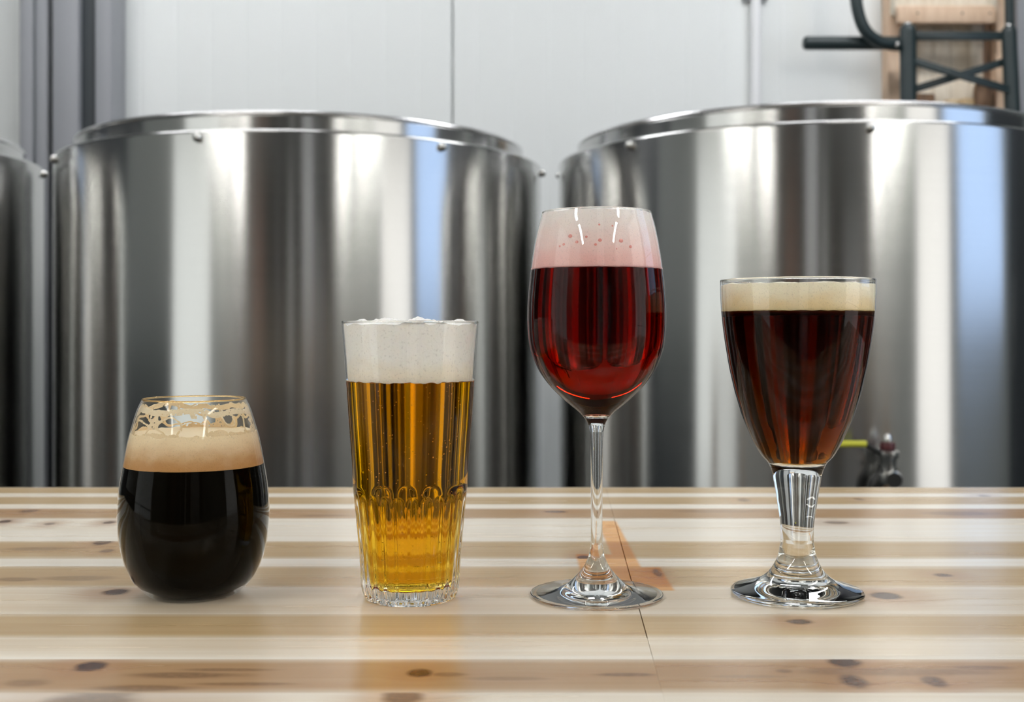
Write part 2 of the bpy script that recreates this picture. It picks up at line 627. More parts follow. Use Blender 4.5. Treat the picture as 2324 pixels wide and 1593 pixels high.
RW = [(-0.72, 0.56, 0.05, 2.5), (0.72, 1.75, 1.1, 2.9)]
LW = [(-1.5, 0.35, 0.05, 2.5)]
wall_with_openings('wall_right', XR, XR + 0.1, M['wall_grey'], RW)
wall_with_openings('wall_left', XL - 0.1, XL, M['wall_grey'], LW)
window(1, XR, 1, *RW[1], M['win_blue'], 1, 3)
window(2, XR, 1, *RW[0], M['win_r'], 1, 3)
window(3, XL, -1, *LW[0], M['win_l'], 1, 3)
d1 = struct(box('added_door_1', (-2.1, YF, 0.0), (-1.4, YF + 0.05, 2.9), M['added_door_brown']))  # added out of view, gives the steel a reddish reflected stripe
box('door_handle', (-1.50, YF + 0.05, 1.0), (-1.47, YF + 0.11, 1.14), M['chrome'], d1, 0.006)
d2 = struct(box('door_2', (0.9, YF, 0.0), (1.8, YF + 0.05, 2.3), M['trim_grey']))
box('door_handle', (0.98, YF + 0.05, 1.0), (1.01, YF + 0.11, 1.14), M['chrome'], d2, 0.006)
d3 = struct(box('added_door_3', (XL, 1.7, 0), (XL + 0.05, 3.6, 3.0), M['trim_char']))  # added dark slab, darkens the left edge of the tank reflections
box('door_handle', (XL + 0.05, 1.8, 1.0), (XL + 0.1, 1.83, 1.2), M['chrome'], d3, 0.006)
d4 = struct(box('added_door_4', (XR - 0.05, 1.85, 0), (XR, 2.7, 3.0), M['trim_char']))  # unseen dark slab, added for a dark band in the tank reflections
box('door_handle', (XR - 0.1, 1.92, 1.0), (XR - 0.05, 1.95, 1.2), M['chrome'], d4, 0.006)
d5 = struct(box('added_door_5', (XR - 0.05, 3.05, 0), (XR, 3.75, 3.0), M['trim_char']))  # second added slab, a further dark band beyond the wall gap
box('door_handle', (XR - 0.1, 3.12, 1.0), (XR - 0.05, 3.15, 1.2), M['chrome'], d5, 0.006)
struct(box('added_dado_front', (XL, YF, 0), (XR, YF + 0.02, 1.0), M['trim_char']))  # dark dado added out of view to darken the lower tank reflections
struct(box('added_dado_left', (XL, 0.4, 0), (XL + 0.02, 1.69, 0.95), M['trim_char']))  # same added dado on the left, for darker steel low down
# unseen white post, added behind the camera for a bright streak in the tanks
struct(box('trim_1', (0.0, -0.40, 0), (0.19, -0.21, ZT), M['white_paint'], None, 0.01))

# steel column profiles in the left corner of the back wall
def vtrim(n, u0, u1, y, depth, mat):
    a, b = at(u0, 0, y).x, at(u1, 0, y).x
    struct(box('trim_%d' % n, (a, y, 0.0), (b, y + depth, ZT), mat, None, 0.002))

vtrim(2, 44, 74, 3.70, 0.10, M['trim_grey'])
vtrim(3, 74, 81, 3.71, 0.09, M['trim_mid'])
vtrim(4, 81, 107, 3.70, 0.10, M['trim_grey'])
vtrim(5, 107, 119, 3.73, 0.07, M['trim_char'])
vtrim(6, 119, 178, 3.69, 0.11, M['trim_grey'])
vtrim(7, 178, 216, 3.72, 0.08, M['trim_char'])
vtrim(8, 216, 252, 3.70, 0.14, M['trim_grey'])
vtrim(9, 2308, 2440, 3.75, 0.09, M['trim_grey'])

struct(box('trim_10', (-0.12, YF, 0), (0.12, YF + 0.06, ZT), M['white_paint'], None, 0.004))  # unseen strip, added for a thin light streak in the tanks
struct(box('trim_11', (-0.75, YF, 0), (-0.62, YF + 0.06, ZT), M['trim_grey'], None, 0.004))  # another added strip, more striping in the reflected steel

# ceiling lamps
def ceiling_lamp(x, y, rz=0.0):
    t = empty('ceiling_lamp', (x, y, ZT), 'long white ceiling lamp with a glowing diffuser', 'lamp', 'ceiling lamps of the brewery')
    t.rotation_euler = (0, 0, rz)
    box('housing', (-0.75, -0.14, -0.06), (0.75, 0.14, 0.0), M['lamp_body'], t, 0.01)
    box('diffuser', (-0.72, -0.12, -0.075), (0.72, 0.12, -0.0605), M['lamp_r'] if y > 2 else (M['lamp'] if y > 0 else M['lamp_f']), t)

for (x, y, rz) in [(-1.1, 2.75, 0), (1.2, 2.75, 0), (-1.3, 1.0, 0), (1.3, 1.0, 0), (-2.3, -0.9, PI / 2), (2.2, -0.9, PI / 2), (-2.3, -2.8, PI / 2), (2.2, -2.8, PI / 2)]:
    ceiling_lamp(x, y, rz)

# white conduit pipe on the back wall
cpx = at(1712, 0, YB).x
cp = empty('conduit_pipe', (cpx, YB - 0.022, 1.2), 'thin white vertical conduit pipe fixed to the white wall', 'pipe')
tube('pipe', [(0, 0, -1.0), (0, 0, 1.9)], 0.0175, M['white_paint'], cp, 20)
for zz in (at(0, -2, YB).z, at(0, 900, YB).z):
    bar('pipe_clip', (-0.04, 0.012, zz - 1.2), (0.04, 0.012, zz - 1.2), 0.018, 0.016, M['trim_grey'], cp, 0.003)

# ------------------------------------------------------------------ fermenting tanks
TR, TC = 0.55, 0.505
Z_BODY, Z_RIM = CAM_Z + 0.378, CAM_Z + 0.415


def tank(x, y, label, bolts, extra_seam):
    t = empty('steel_tank', (x, y, 0), label, 'tank', 'open stainless fermenting tanks')
    prof = [(0, 0.20), (0.50, 0.20), (0.535, 0.205), (TR, 0.225), (TR, 0.6), (TR, 1.0), (TR, Z_BODY - 0.012)]
    for k in range(1, 6):
        a = k / 5 * PI / 2
        prof.append((TR - 0.007 + 0.007 * math.cos(a), Z_BODY - 0.012 + 0.007 * math.sin(a)))
    prof += [(TC + 0.006, Z_BODY + 0.002), (TC - 0.004, Z_BODY + 0.003)]
    lathe('body', prof, M['steel'], t, 192, smooth=35)
    lathe('collar', [(TC, Z_BODY - 0.01), (TC, Z_RIM - 0.006), (TC - 0.006, Z_RIM - 0.006), (TC - 0.006, Z_BODY - 0.01), (TC, Z_BODY - 0.01)],
          M['steel'], t, 192, smooth=35)
    rb = [(TC - 0.003 + 0.006 * math.cos(a * PI / 5), Z_RIM - 0.005 + 0.006 * math.sin(a * PI / 5)) for a in range(11)]
    lathe('rim', rb, M['rim_steel'], t, 192)
    lathe('lid', [(TC - 0.007, Z_RIM - 0.03), (0.3, Z_RIM - 0.02), (0, Z_RIM - 0.018)], M['steel'], t, 96)
    for ang in bolts:
        a = math.radians(ang)
        p = Vector((TR * math.sin(a), -TR * math.cos(a), CAM_Z + 0.357))
        bo = lathe('bolt', [(0.0088, -0.001), (0.0088, 0.004), (0.0075, 0.008), (0.0045, 0.0108), (0, 0.012)], M['chrome'], t, 16)
        bo.location = p
        bo.rotation_euler = (PI / 2, 0, a)
    for k in range(4):
        a = PI / 4 + k * PI / 2
        c, s = math.sin(a) * 0.42, -math.cos(a) * 0.42
        tube('leg', [(c, s, 0.0), (c, s, 0.215)], 0.03, M['steel'], t, 16)
    return t


B8 = [-161, -111, -61.3, -11.2, 38.7, 86, 136]
tank(-0.4822, 2.7293, 'large round stainless steel tank behind the stout and the pale lager', B8, 0)
T2 = tank(0.6557, 2.6322, 'large round stainless steel tank with yellow-handled valve behind the brown ale', [-150, -100, -50.4, -1.8, 47, 97, 147], 0)
tank(-1.62, 2.573, 'dark stainless steel tank cut off by the left edge of the photo', [24, 64, -20, 104, 150, -64, -110], 0)

# drain valve on the right tank (a part of it)
def to_tank(p, o):
    return Vector(p) - o.location
vy = 2.04
vb = lathe('valve', [(0, -0.03), (0.019, -0.03), (0.022, -0.026), (0.022, -0.012), (0.016, -0.008), (0.016, 0.012), (0.02, 0.016), (0.02, 0.026), (0.012, 0.03), (0, 0.03)],
           M['chrome'], T2, 24)
vc = at(2014, 1058, vy)
vb.location = to_tank(vc, T2)
def vp(u, v, y=None):
    return at(u, v, vy if y is None else y) - vc
tube('nozzle', [vp(2026, 1075, vy + 0.03), vp(2018, 1068, vy + 0.08), vp(2012, 1062, 2.15)], 0.013, M['chrome'], vb, 16)
tube('hose_cap', [vp(2030, 1090, vy - 0.03), vp(2033, 1089, vy + 0.02)], [0.013, 0.0135], M['black'], vb, 20)
tube('outlet', spline([vp(2008, 1060), vp(1998, 1082), vp(1985, 1100), vp(1982, 1125)], 4), 0.013, M['black'], vb, 16)
lathe('valve_bonnet', [(0, 0.03), (0.013, 0.03), (0.014, 0.036), (0.012, 0.042), (0, 0.043)], M['red'], vb, 20)
lathe('valve_nut', [(0, 0.043), (0.008, 0.043), (0.008, 0.05), (0.005, 0.056), (0, 0.057)], M['chrome'], vb, 12)
bar('lever', vp(2013, 1040, vy - 0.005), vp(1966, 1009, vy - 0.02), 0.008, 0.005, M['black'], vb, 0.0015)
tube('lever_grip', spline([vp(1967, 1008, vy - 0.02), vp(1955, 1007, vy - 0.02), vp(1900, 1007, vy - 0.022), vp(1870, 1007, vy - 0.024)], 4),
     [0.0035] + [0.0056] * 11 + [0.004], M['yellow'], vb, 14)

# ------------------------------------------------------------------ wooden crate and green frame behind the right tank
yc_ = 3.74
cr = empty('wooden_crate', (at(2150, 0, yc_).x, yc_, 0), 'pale pine crate with a thick ledge, behind the green steel frame', 'crate')
def cl(u, v, y): return at(u, v, y) - cr.location
def cbox(name, u0, u1, v0, v1, y0, y1, mat, bev=0.004):
    a, b = cl(u0, v1, y0), cl(u1, v0, y0)
    return box(name, (a.x, y0 - yc_, a.z), (b.x, y1 - yc_, b.z), mat, cr, bev)
cbox('side_board', 2016, 2046, -60, 950, 3.775, 3.845, M['crate_tan'])
cbox('side_board', 2262, 2288, -60, 950, 3.775, 3.845, M['crate_tan'])
us = [2046, 2086, 2120, 2158, 2198, 2232, 2262]
for i, (a, b) in enumerate(zip(us[:-1], us[1:])):
    cbox('back_board', a + 0.7, b - 0.7, -60, 950, 3.825, 3.843, M['crate_pale'] if i < 5 else M['crate_brown'], 0.002)
lg = cbox('ledge', 2030, 2266, -60, 30, 3.73, 3.823, M['crate_pale'], 0.012)
cbox('ledge_front', 2036, 2262, 12, 52, 3.705, 3.729, M['crate_tan'], 0.006)
for u in (2083, 2184, 2247):
    k = lathe('nail_head', [(0.004, 0.0), (0.004, 0.001), (0, 0.0013)], M['crate_brown'], cr, 10)
    k.location = cl(u, 30, 3.705)
    k.rotation_euler = (PI / 2, 0, 0)
cbox('shelf', 2047, 2261, 246, 258, 3.745, 3.824, M['crate_brown'], 0.003)

zs = at(0, 246, 3.75).z + 0.0005
random.seed(4)
OFF = [(2095, 0.060, 0.05, 0.05, 'crate_brown', 12, 'dark brown wood block at the left end of the crate shelf'),
       (2160, 0.045, 0.04, 0.032, 'offcut', -20, 'small pale wood offcut left of centre on the crate shelf'),
       (2192, 0.040, 0.042, 0.036, 'offcut', 30, 'small pale wood offcut in the middle of the crate shelf'),
       (2232, 0.050, 0.05, 0.085, 'crate_brown', -8, 'tall brown wood block at the right end of the crate shelf')]
for (u, wx, wy, wz, mt, rz, lab) in OFF:
    o = box('wood_offcut', (-wx / 2, -wy / 2, 0), (wx / 2, wy / 2, wz), M[mt], None, 0.004)
    o.location = (at(u, 0, 3.78).x, 3.785, zs)
    o.rotation_euler = (0, 0, math.radians(rz))
    tag(o, lab, 'wood block', 'wood offcuts on the crate shelf')

yg = 3.655
gf = empty('tubular_frame', (at(2170, 0, yg).x, yg, 0), 'dark green tubular steel frame with crossed flat braces above the right tank', 'frame')
def gl_(u, v, y=yg): return at(u, v, y) - gf.location
def post(u0, v0, u1, rad):
    top = gl_(u0, v0)
    bot = gl_(u1, 900)
    bot.z = 0.0
    pts = [bot, top - Vector((0, 0, 0.02)), top - Vector((0, 0, 0.008)), top]
    return tube('post', pts, [rad, rad, rad * 0.92, rad * 0.55], M['green_metal'], gf, 20)
post(2061, 56, 2066, 0.0255)
post(2290, 60, 2352, 0.0235)
for (u, v) in ((2060, 55), (2289, 59)):
    k = lathe('post_cap', [(0.013, 0), (0.012, 0.004), (0.006, 0.007), (0, 0.008)], M['chrome'], gf, 16)
    k.location = gl_(u, v)
bar('crossbar', gl_(2076, 82, 3.665), gl_(2286, 82, 3.665), 0.026, 0.016, M['green_metal'], gf)
bar('brace', gl_(2070, 138, 3.64), gl_(2300, 207, 3.64), 0.024, 0.008, M['green_metal'], gf)
bar('brace', gl_(2070, 204, 3.67), gl_(2300, 134, 3.67), 0.024, 0.008, M['green_metal'], gf)
bar('brace', gl_(2070, 520, 3.665), gl_(2320, 600, 3.665), 0.024, 0.008, M['green_metal'], gf)
a = gl_(1823, 98, 3.69)
tube('handle_bar', [a, a + Vector((0.006, 0, 0)), a + Vector((0.014, 0, 0)), gl_(2064, 98, 3.69)], [0.015, 0.0205, 0.0215, 0.0215], M['green_metal'], gf, 20)
tube('bent_tube', spline([gl_(1938, -130, 3.62), gl_(1941, -40, 3.64), gl_(1946, 20, 3.64), gl_(1962, 66, 3.64), gl_(1992, 93, 3.65), gl_(2024, 101, 3.66), gl_(2062, 103, 3.68)], 6),
     0.019, M['green_metal'], gf, 18)
k = lathe('bolt', [(0.008, 0), (0.008, 0.004), (0.004, 0.008), (0, 0.009)], M['chrome'], gf, 14)
k.location = gl_(2037, 101, 3.635)
k.rotation_euler = (PI / 2, 0, 0)
tube('upper_tube', [gl_(2291, 62, 3.66), gl_(2288, -130, 3.66)], 0.014, M['green_metal'], gf, 16)

# ------------------------------------------------------------------ the table
HF = (CAM_Z - TABLE_Z) * FPX                 # table depth of a photo row: y = HF / (v - VH)
tb = empty('table', (0, 0, 0), 'long pale striped pine table carrying the four beer glasses', 'table')
TAN, WHT, BRN, LGT, LG2 = srgb(201, 175, 134), srgb(247, 241, 229), srgb(186, 154, 116), srgb(228, 214, 192), srgb(238, 227, 208)
ROWS = [(1106, TAN), (1120, WHT), (1127, TAN), (1145, WHT), (1154, BRN), (1177, WHT), (1228, TAN), (1268, WHT), (1285, TAN),
        (1333, LGT), (1393, TAN), (1447, LG2), (1488, WHT), (1496, BRN), (1572, WHT), (1605, TAN), (1690, WHT), (1730, TAN), (1860, LGT), (2040, TAN), (2350, None)]
def seam_x(y): return 0.0652 + (y - 0.5517) * 0.0424
XA, XB = -1.15, 1.15
for (r0, r1) in zip(ROWS[:-1], ROWS[1:]):
    y1, y0 = HF / (r0[0] - VH), HF / (r1[0] - VH)
    for side in (0, 1):
        bm = bmesh.new()
        g = 0.00028 if 1170 < r0[0] < 1440 else (0.00012 if r0[0] < 1490 else 0.00004)
        if side == 0:
            q = [(XA, y0), (seam_x(y0) - g, y0), (seam_x(y1) - g, y1), (XA, y1)]
        else:
            q = [(seam_x(y0) + g, y0), (XB, y0), (XB, y1), (seam_x(y1) + g, y1)]
        e = 0.00004
        q = [(q[0][0], q[0][1] + e), (q[1][0], q[1][1] + e), (q[2][0], q[2][1] - e), (q[3][0], q[3][1] - e)]
        lo = [bm.verts.new((p[0], p[1], TABLE_Z - 0.03)) for p in q]
        hi = [bm.verts.new((p[0], p[1], TABLE_Z)) for p in q]
        bm.faces.new(lo[::-1]); bm.faces.new(hi)
        for i in range(4):
            j = (i + 1) % 4
            bm.faces.new((lo[i], lo[j], hi[j], hi[i]))
        xs_ = [p[0] for p in q]
        o = fin(bm, 'plank', tabletop_mat(y0, y1, min(xs_), max(xs_)), tb)
        c = r0[1]
        k = 0.97 + 0.06 * random.random()
        o.color = (min(1, c[0] * k), min(1, c[1] * k), min(1, c[2] * k), 1)
Y0T, Y1T = HF / (2350 - VH), HF / (1106 - VH)
for (nm, lo, hi) in [('apron', (XA + 0.06, Y0T + 0.05, TABLE_Z - 0.12), (XB - 0.06, Y0T + 0.08, TABLE_Z - 0.031)),
                     ('apron', (XA + 0.06, Y1T - 0.08, TABLE_Z - 0.12), (XB - 0.06, Y1T - 0.05, TABLE_Z - 0.031))]:
    box(nm, lo, hi, M['table_frame'], tb, 0.003)
for x in (XA + 0.05, XB - 0.12):
    for y in (Y0T + 0.05, Y1T - 0.12):
        box('leg', (x, y, 0.0), (x + 0.07, y + 0.07, TABLE_Z - 0.031), M['table_frame'], tb, 0.004)

# ------------------------------------------------------------------ beer glasses
def glass_frame(u, v0):
    """axis column u and base row v0 of a glass -> base point, metres per pixel, width correction"""
    y = HF / (v0 - VH)
    s = y / FPX
    k = math.cos(math.atan((u - CX) / FPX))
    return Vector(((u - CX) * s, y, TABLE_Z)), s, k


def conv(pts, v0, s, k, off=0.0):
    """[(half width, row)] in pixels -> [(r, z)] in metres"""
    return [(max(0.0, (w + off)) * s * k if w > 0 else 0.0, (v0 - v) * s) for (w, v) in pts]


def dens(prof, n=5):
    return [(max(0.0, p[0]), p[1]) for p in spline([(a, b) for a, b in prof], n)]


def interp_r(prof, z):
    P = sorted(prof, key=lambda p: p[1])
    if z <= P[0][1]: return P[0][0]
    for a, b in zip(P[:-1], P[1:]):
        if a[1] <= z <= b[1]:
            t = (z - a[1]) / max(1e-9, b[1] - a[1])
            return a[0] + (b[0] - a[0]) * t
    return P[-1][0]


def rim_ring(parent, r, z, th, mat):
    lathe('rim', [(r + th * math.cos(a * PI / 6), z + th * math.sin(a * PI / 6)) for a in range(13)], mat, parent, 128)


def fnoise(x, y, z, s, o=3):
    return noise.fractal(Vector((x * s, y * s, z * s)), 1.0, 2.0, o)


def foam(parent, outer, z0, z1, mat, dome, amp, scale, seed, inset, edge_amp=0.0, seg=160):
    """froth: flat-ish underside at z0, wall against the glass, lumpy top around z1"""
    prof = []
    R0 = interp_r(outer, z0) - inset
    for i in range(7):
        prof.append((R0 * i / 7, z0))
    nz = 12
    for i in range(nz + 1):
        z = z0 + (z1 - z0) * i / nz
        prof.append((interp_r(outer, z) - inset, z))
    R1 = interp_r(outer, z1) - inset
    for i in range(1, 25):
        q = 1 - i / 24
        prof.append((R1 * q, z1 + dome * (1 - q * q)))
    nb = 7
    def rf(r, z, a):
        x, y = r * math.sin(a), r * math.cos(a)
        if z >= z1 - 1e-6:
            w = min(1.0, (R1 - r) / (R1 * 0.06) + 0.35)
            z += w * amp * fnoise(x + seed, y, 0.1, scale, 4)
        elif z <= z0 + 1e-6:
            z += edge_amp * fnoise(x + seed, y, 0.7, 260, 3)
        return r, z
    return lathe('foam', prof, mat, parent, seg, rfun=rf, smooth=60)


def liquid_body(parent, outer, z1, mat, off_hi, inner_low, z_base):
    """beer filling the bowl: bottom follows inner_low up to z_base, then the wall"""
    low = [p for p in inner_low if p[1] < z_base]
    hi = [(p[0] - off_hi, p[1]) for p in sorted(outer, key=lambda p: p[1]) if z_base <= p[1] < z1]
    prof = low + (hi if z_base < z1 - 1e-6 else []) + [(interp_r(inner_low, z1) if z_base >= z1 - 1e-6 else interp_r(outer, z1) - off_hi, z1)]
    top_r = prof[-1][0]
    prof += [(top_r * 0.6, z1), (0, z1)]
    return lathe('beer', prof, mat, parent, 128, smooth=60)


def bubble_cloud(name, parent, pts, mat):
    bm = bmesh.new()
    for (p, r) in pts:
        res = bmesh.ops.create_icosphere(bm, subdivisions=1, radius=r)
        for v in res['verts']: v.co += Vector(p)
    o = fin(bm, name, mat, parent, 180)
    o['kind'] = 'stuff'
    return o


M['bubble'] = solid_glass('gas_bubble', (1, 1, 1, 1), 1 / 1.34)

# --- stout in a stemless glass ------------------------------------------------------------
U, V0 = 441, 1346
base, s, k = glass_frame(U, V0)
t = empty('stemless_glass', base, 'stemless rounded glass of black stout with tan foam, leftmost of the four', 'beer glass')
OUT = [(97, 1346), (103, 1343.5), (112, 1337), (128, 1322), (143, 1303), (158, 1269), (167, 1234), (172.4, 1199), (174, 1165), (172, 1131), (168.6, 1097),
       (163, 1063), (157, 1029.5), (150, 995.6), (140.5, 962), (129.5, 928), (118.5, 905)]
o1 = dens(conv(OUT, V0, s, k))
px = s * k
zr = (V0 - 905) * s
zfoam, ztop = (V0 - 1053) * s, (V0 - 980) * s
# wall: outer skin, over the rim, inner skin down to the froth
inner = [(p[0] - 3.2 * px, p[1]) for p in reversed(o1) if p[1] > ztop - 0.004]
lathe('bowl', [(0, 4 * s), (70 * px, 3 * s), (88 * px, 0.6 * s)] + o1 + inner, M['thin_dark'], t, 128)
rim_ring(t, 117 * px, zr, 1.9 * px, solid_glass('gold_gleam_rim', (1.0, 0.86, 0.62, 1)))  # gold tint paints a reflected gleam into the clear rim
m, nt, out = new_mat('stout')
h = N(nt)
b_ = h.principled(Base_Color=h.mix(h.noise(h.obj(), 40, 2), (0.0015, 0.0012, 0.0006, 1), (0.003, 0.002, 0.0008, 1)), Roughness=0.02)
b_.inputs['Specular IOR Level'].default_value = 0.03
nt.links.new(b_.outputs[0], out.inputs[0])
lq = [(0, 5 * s), (60 * px, 5 * s), (86 * px, 5.5 * s), (96 * px, 8 * s), (108 * px, 15 * s)]
lq += [(p[0] - 2.0 * px, p[1]) for p in o1 if 22 * s < p[1] < zfoam] + [(interp_r(o1, zfoam) - 2 * px, zfoam), (0, zfoam)]
lathe('beer', lq, m, t, 128)
M['foam_tan'] = foam_mat('tan_foam', srgb(238, 218, 182), srgb(186, 138, 84), zfoam, ztop, 0.4, 0.2, 1100)
foam(t, o1, zfoam - 0.0002, ztop, M['foam_tan'], -0.001, 0.0035, 130, 3.1, 2.2 * px, 0.0008)
# dried lacing on the inside of the wall, as clipped cells of a thin sheet
def lacing(parent, outer, z0, z1, rim_z, mat, inset, seg=720, rows=110):
    bm = bmesh.new()
    def val(a, z):
        r = 0.034
        x, y = r * math.sin(a), r * math.cos(a)
        q = (z - z0) / (z1 - z0)
        wv = noise.noise(Vector((x * 70, y * 70, 5.0))) * 0.16 + noise.noise(Vector((x * 200, y * 200, 9.0))) * 0.05
        band = math.exp(-((q - 0.74 - wv) / 0.085) ** 2) * 1.15
        low = max(0.0, 1.15 - (q + wv * 1.2) / 0.26)
        cells = abs(noise.noise(Vector((x * 115, y * 115, z * 150 + 2.0)))) * 3.2
        web = math.exp(-(cells / 0.42) ** 2) * (0.92 if q < 0.8 else 0.35)
        hole = noise.noise(Vector((x * 900, y * 900, z * 900)))
        return max(band, low, web) - 0.52 - (0.55 if hole > 0.42 else 0.0) + 0.22 * noise.noise(Vector((x * 330, y * 330, z * 330)))
    G = [[None] * seg for _ in range(rows + 1)]
    for j in range(rows + 1):
        z = z0 + (z1 - z0) * j / rows
        for i in range(seg):
            G[j][i] = val(2 * PI * i / seg, z)
    def pt(a, z, ins):
        r = interp_r(outer, z) - ins
        return (r * math.sin(a), -r * math.cos(a), z)
    for j in range(rows):
        for i in range(seg):
            i2 = (i + 1) % seg
            cs = [(i, j, G[j][i]), (i + 1, j, G[j][i2]), (i + 1, j + 1, G[j + 1][i2]), (i, j + 1, G[j + 1][i])]
            if max(c[2] for c in cs) <= 0: continue
            poly = []
            for n_ in range(4):
                A, B = cs[n_], cs[(n_ + 1) % 4]
                if A[2] > 0: poly.append((A[0], A[1]))
                if (A[2] > 0) != (B[2] > 0):
                    tt = A[2] / (A[2] - B[2])
                    poly.append((A[0] + (B[0] - A[0]) * tt, A[1] + (B[1] - A[1]) * tt))
            if len(poly) < 3: continue
            bm.faces.new([bm.verts.new(pt(2 * PI * p[0] / seg, z0 + (z1 - z0) * p[1] / rows, inset)) for p in poly])
    bmesh.ops.remove_doubles(bm, verts=bm.verts, dist=1e-6)
    ob = fin(bm, 'foam_lacing', mat, parent, 60)
    md = ob.modifiers.new('thickness', 'SOLIDIFY')
    md.thickness = 0.00025
    md.offset = 0
    return ob
M['lace'] = foam_mat('dried_foam', srgb(240, 224, 194), srgb(232, 208, 168), ztop, zr, 0.3, 0.0, 1200)
lacing(t, o1, ztop - 0.002, (V0 - 908) * s, zr, M['lace'], 4.0 * px)

# --- pale lager in a fluted tumbler ---------------------------------------------------------
U, V0 = 931.5, 1354
base, s, k = glass_frame(U, V0)
px = s * k
t = empty('fluted_tumbler', base, 'tall fluted tumbler of golden lager with thick white foam, second from the left', 'beer glass')
OUT = [(101, 1354), (104, 1350), (107, 1342), (111, 1322), (112.5, 1289), (116, 1243), (120, 1198), (124.5, 1153), (128.5, 1118), (130, 1103), (132, 1063), (135.6, 1010),
       (141, 939), (146, 860), (150.5, 796), (156, 731)]
o2 = dens(conv(OUT, V0, s, k), 8)
zr = (V0 - 731) * s
zfl = (V0 - 1108) * s
NF = 26
def flute(r, z, a):
    ph = (a * NF / (2 * PI)) % 1.0
    q = abs(ph - 0.5) * 2                          # 0 in the hollow, 1 on the ridge
    zt = zfl - 0.006 * q * q
    if z < zt and z > 0.0008:
        w = min(1.0, (zt - z) / 0.004)
        w = w * w * (3 - 2 * w)
        w *= min(1.0, (z - 0.0008) / 0.002)
        r -= w * 0.0011 * (math.cos(q * PI) * 0.5 + 0.5)
        r += w * 0.0002
    return r, z
ztop = (V0 - 736) * s
zfoam = (V0 - 862) * s
zb = zfoam
inner = [(p[0] - 6 * px, p[1]) for p in reversed(o2) if p[1] > ztop - 0.002]
lathe('bowl', [(0, 9 * s), (40 * px, 8 * s), (75 * px, 4 * s), (92 * px, 0.5 * s)] + o2 + inner, [M['thin'], M['bowl_glass']], t, NF * 12, rfun=flute,
      mfun=lambda z: 1 if z < zb else 0, smooth=60)
rim_ring(t, 153 * px, zr, 3.0 * px, M['rim_glass'])
INN = [(0, 1327), (45, 1327), (72, 1325.5), (82, 1320), (88, 1308), (91, 1289), (97, 1243), (103, 1198), (109, 1153), (116, 1118), (119, 1103), (122, 1080), (127, 1010), (132.5, 939), (137.5, 870), (138.2, 859)]
i2 = conv(INN, V0, s, k)
i2 = [i2[0]] + dens(i2[1:], 4)
M['lager'] = liquid('golden_lager', (1.5, 18.0, 120.0), zb)
b2 = liquid_body(t, o2, zfoam, M['lager'], 8.0 * px, i2, zb)
M['foam_white'] = foam_mat('white_foam', srgb(254, 254, 252), srgb(246, 237, 220), zfoam, zfoam + 0.016, 0.35, 0.3, 700)
foam(t, o2, zfoam - 0.0002, ztop, M['foam_white'], 0.0015, 0.0035, 90, 8.2, 5.0 * px, 0.0008)
random.seed(11)
pts = []
for i in range(260):
    z = random.uniform(0.012, zfoam - 0.002)
    a = random.uniform(-1.25, 1.25)
    rr = (interp_r(i2, z) if z < zb else interp_r(o2, z) - 8 * px) - 0.0012 - abs(random.gauss(0, 0.004))
    pts.append(((rr * math.sin(a), -rr * math.cos(a), z), random.uniform(0.00022, 0.00046)))
bubble_cloud('bubbles', b2, pts, M['bubble'])

# --- red beer in a stemmed wine glass --------------------------------------------------------
U, V0 = 1354, 1351
base, s, k = glass_frame(U, V0)
px = s * k
t = empty('wine_glass', base, 'tall stemmed wine glass of ruby red beer with pink foam', 'beer glass')
BOWL = [(15.2, 979), (20.8, 959), (30, 946), (43, 932.5), (63.7, 916), (100, 882.6), (126.5, 849), (143, 816), (152.7, 783), (156.4, 749.5), (157.4, 716), (156.4, 683),
        (153.7, 650), (150, 616), (145.6, 583), (140, 550), (133, 516.5), (124, 483)]
o3 = dens(conv(BOWL, V0, s, k))
zr = (V0 - 483) * s
zfoam = (V0 - 612) * s
zb = zfoam
ztop = (V0 - 486) * s
inner = [(p[0] - 3.5 * px, p[1]) for p in reversed(o3) if p[1] > ztop - 0.002]
lathe('bowl', o3 + inner, [M['thin'], M['bowl_glass']], t, 128, mfun=lambda z: 1 if z < zb else 0)
rim_ring(t, 122.4 * px, zr, 1.9 * px, M['rim_glass'])
STEM = [(13.5, 1234), (13.2, 1171), (13.5, 1077), (13.8, 1014), (15.2, 979)]
lathe('stem', dens(conv(STEM, V0, s, k), 8), M['foot_glass'], t, 64)
FOOT = [(0, 1349), (50, 1349.5), (100, 1350.5), (143, 1351), (149, 1350), (151, 1347), (149.5, 1344), (141, 1342.8), (118, 1340.5), (95, 1337), (74, 1330), (55, 1315), (38, 1297), (26.7, 1281), (17.5, 1259), (13.5, 1234)]
f3 = conv(FOOT, V0, s, k)
lathe('foot', [f3[0]] + dens(f3[1:], 5), M['foot_glass'], t, 128)
INN = [(0, 940), (18, 939), (33, 933.5), (46, 925.5), (61, 913.5), (97.3, 881), (123.9, 848.5), (140.5, 815.5), (150.2, 783), (153.9, 749.5), (154.9, 716), (153.9, 683), (151.2, 650), (147.5, 616), (147, 610)]
i3 = conv(INN, V0, s, k)
i3 = [i3[0]] + dens(i3[1:], 4)
M['red_beer'] = liquid('ruby_beer', (27.0, 110.0, 150.0), zb)
b3 = liquid_body(t, o3, zfoam, M['red_beer'], 1.6 * px, i3, zb)
M['foam_pink'] = foam_mat('pink_foam', srgb(254, 243, 240), srgb(244, 190, 184), zfoam - 0.004, ztop, 0.3, 0.3, 1300)
f_ = foam(t, o3, zfoam - 0.0002, ztop, M['foam_pink'], 0.0022, 0.0016, 120, 5.5, 1.8 * px, 0.0003)
M['foam_bub'] = plain('wet_bubble', srgb(236, 156, 148), 0.25, 0, 0.08, 400)
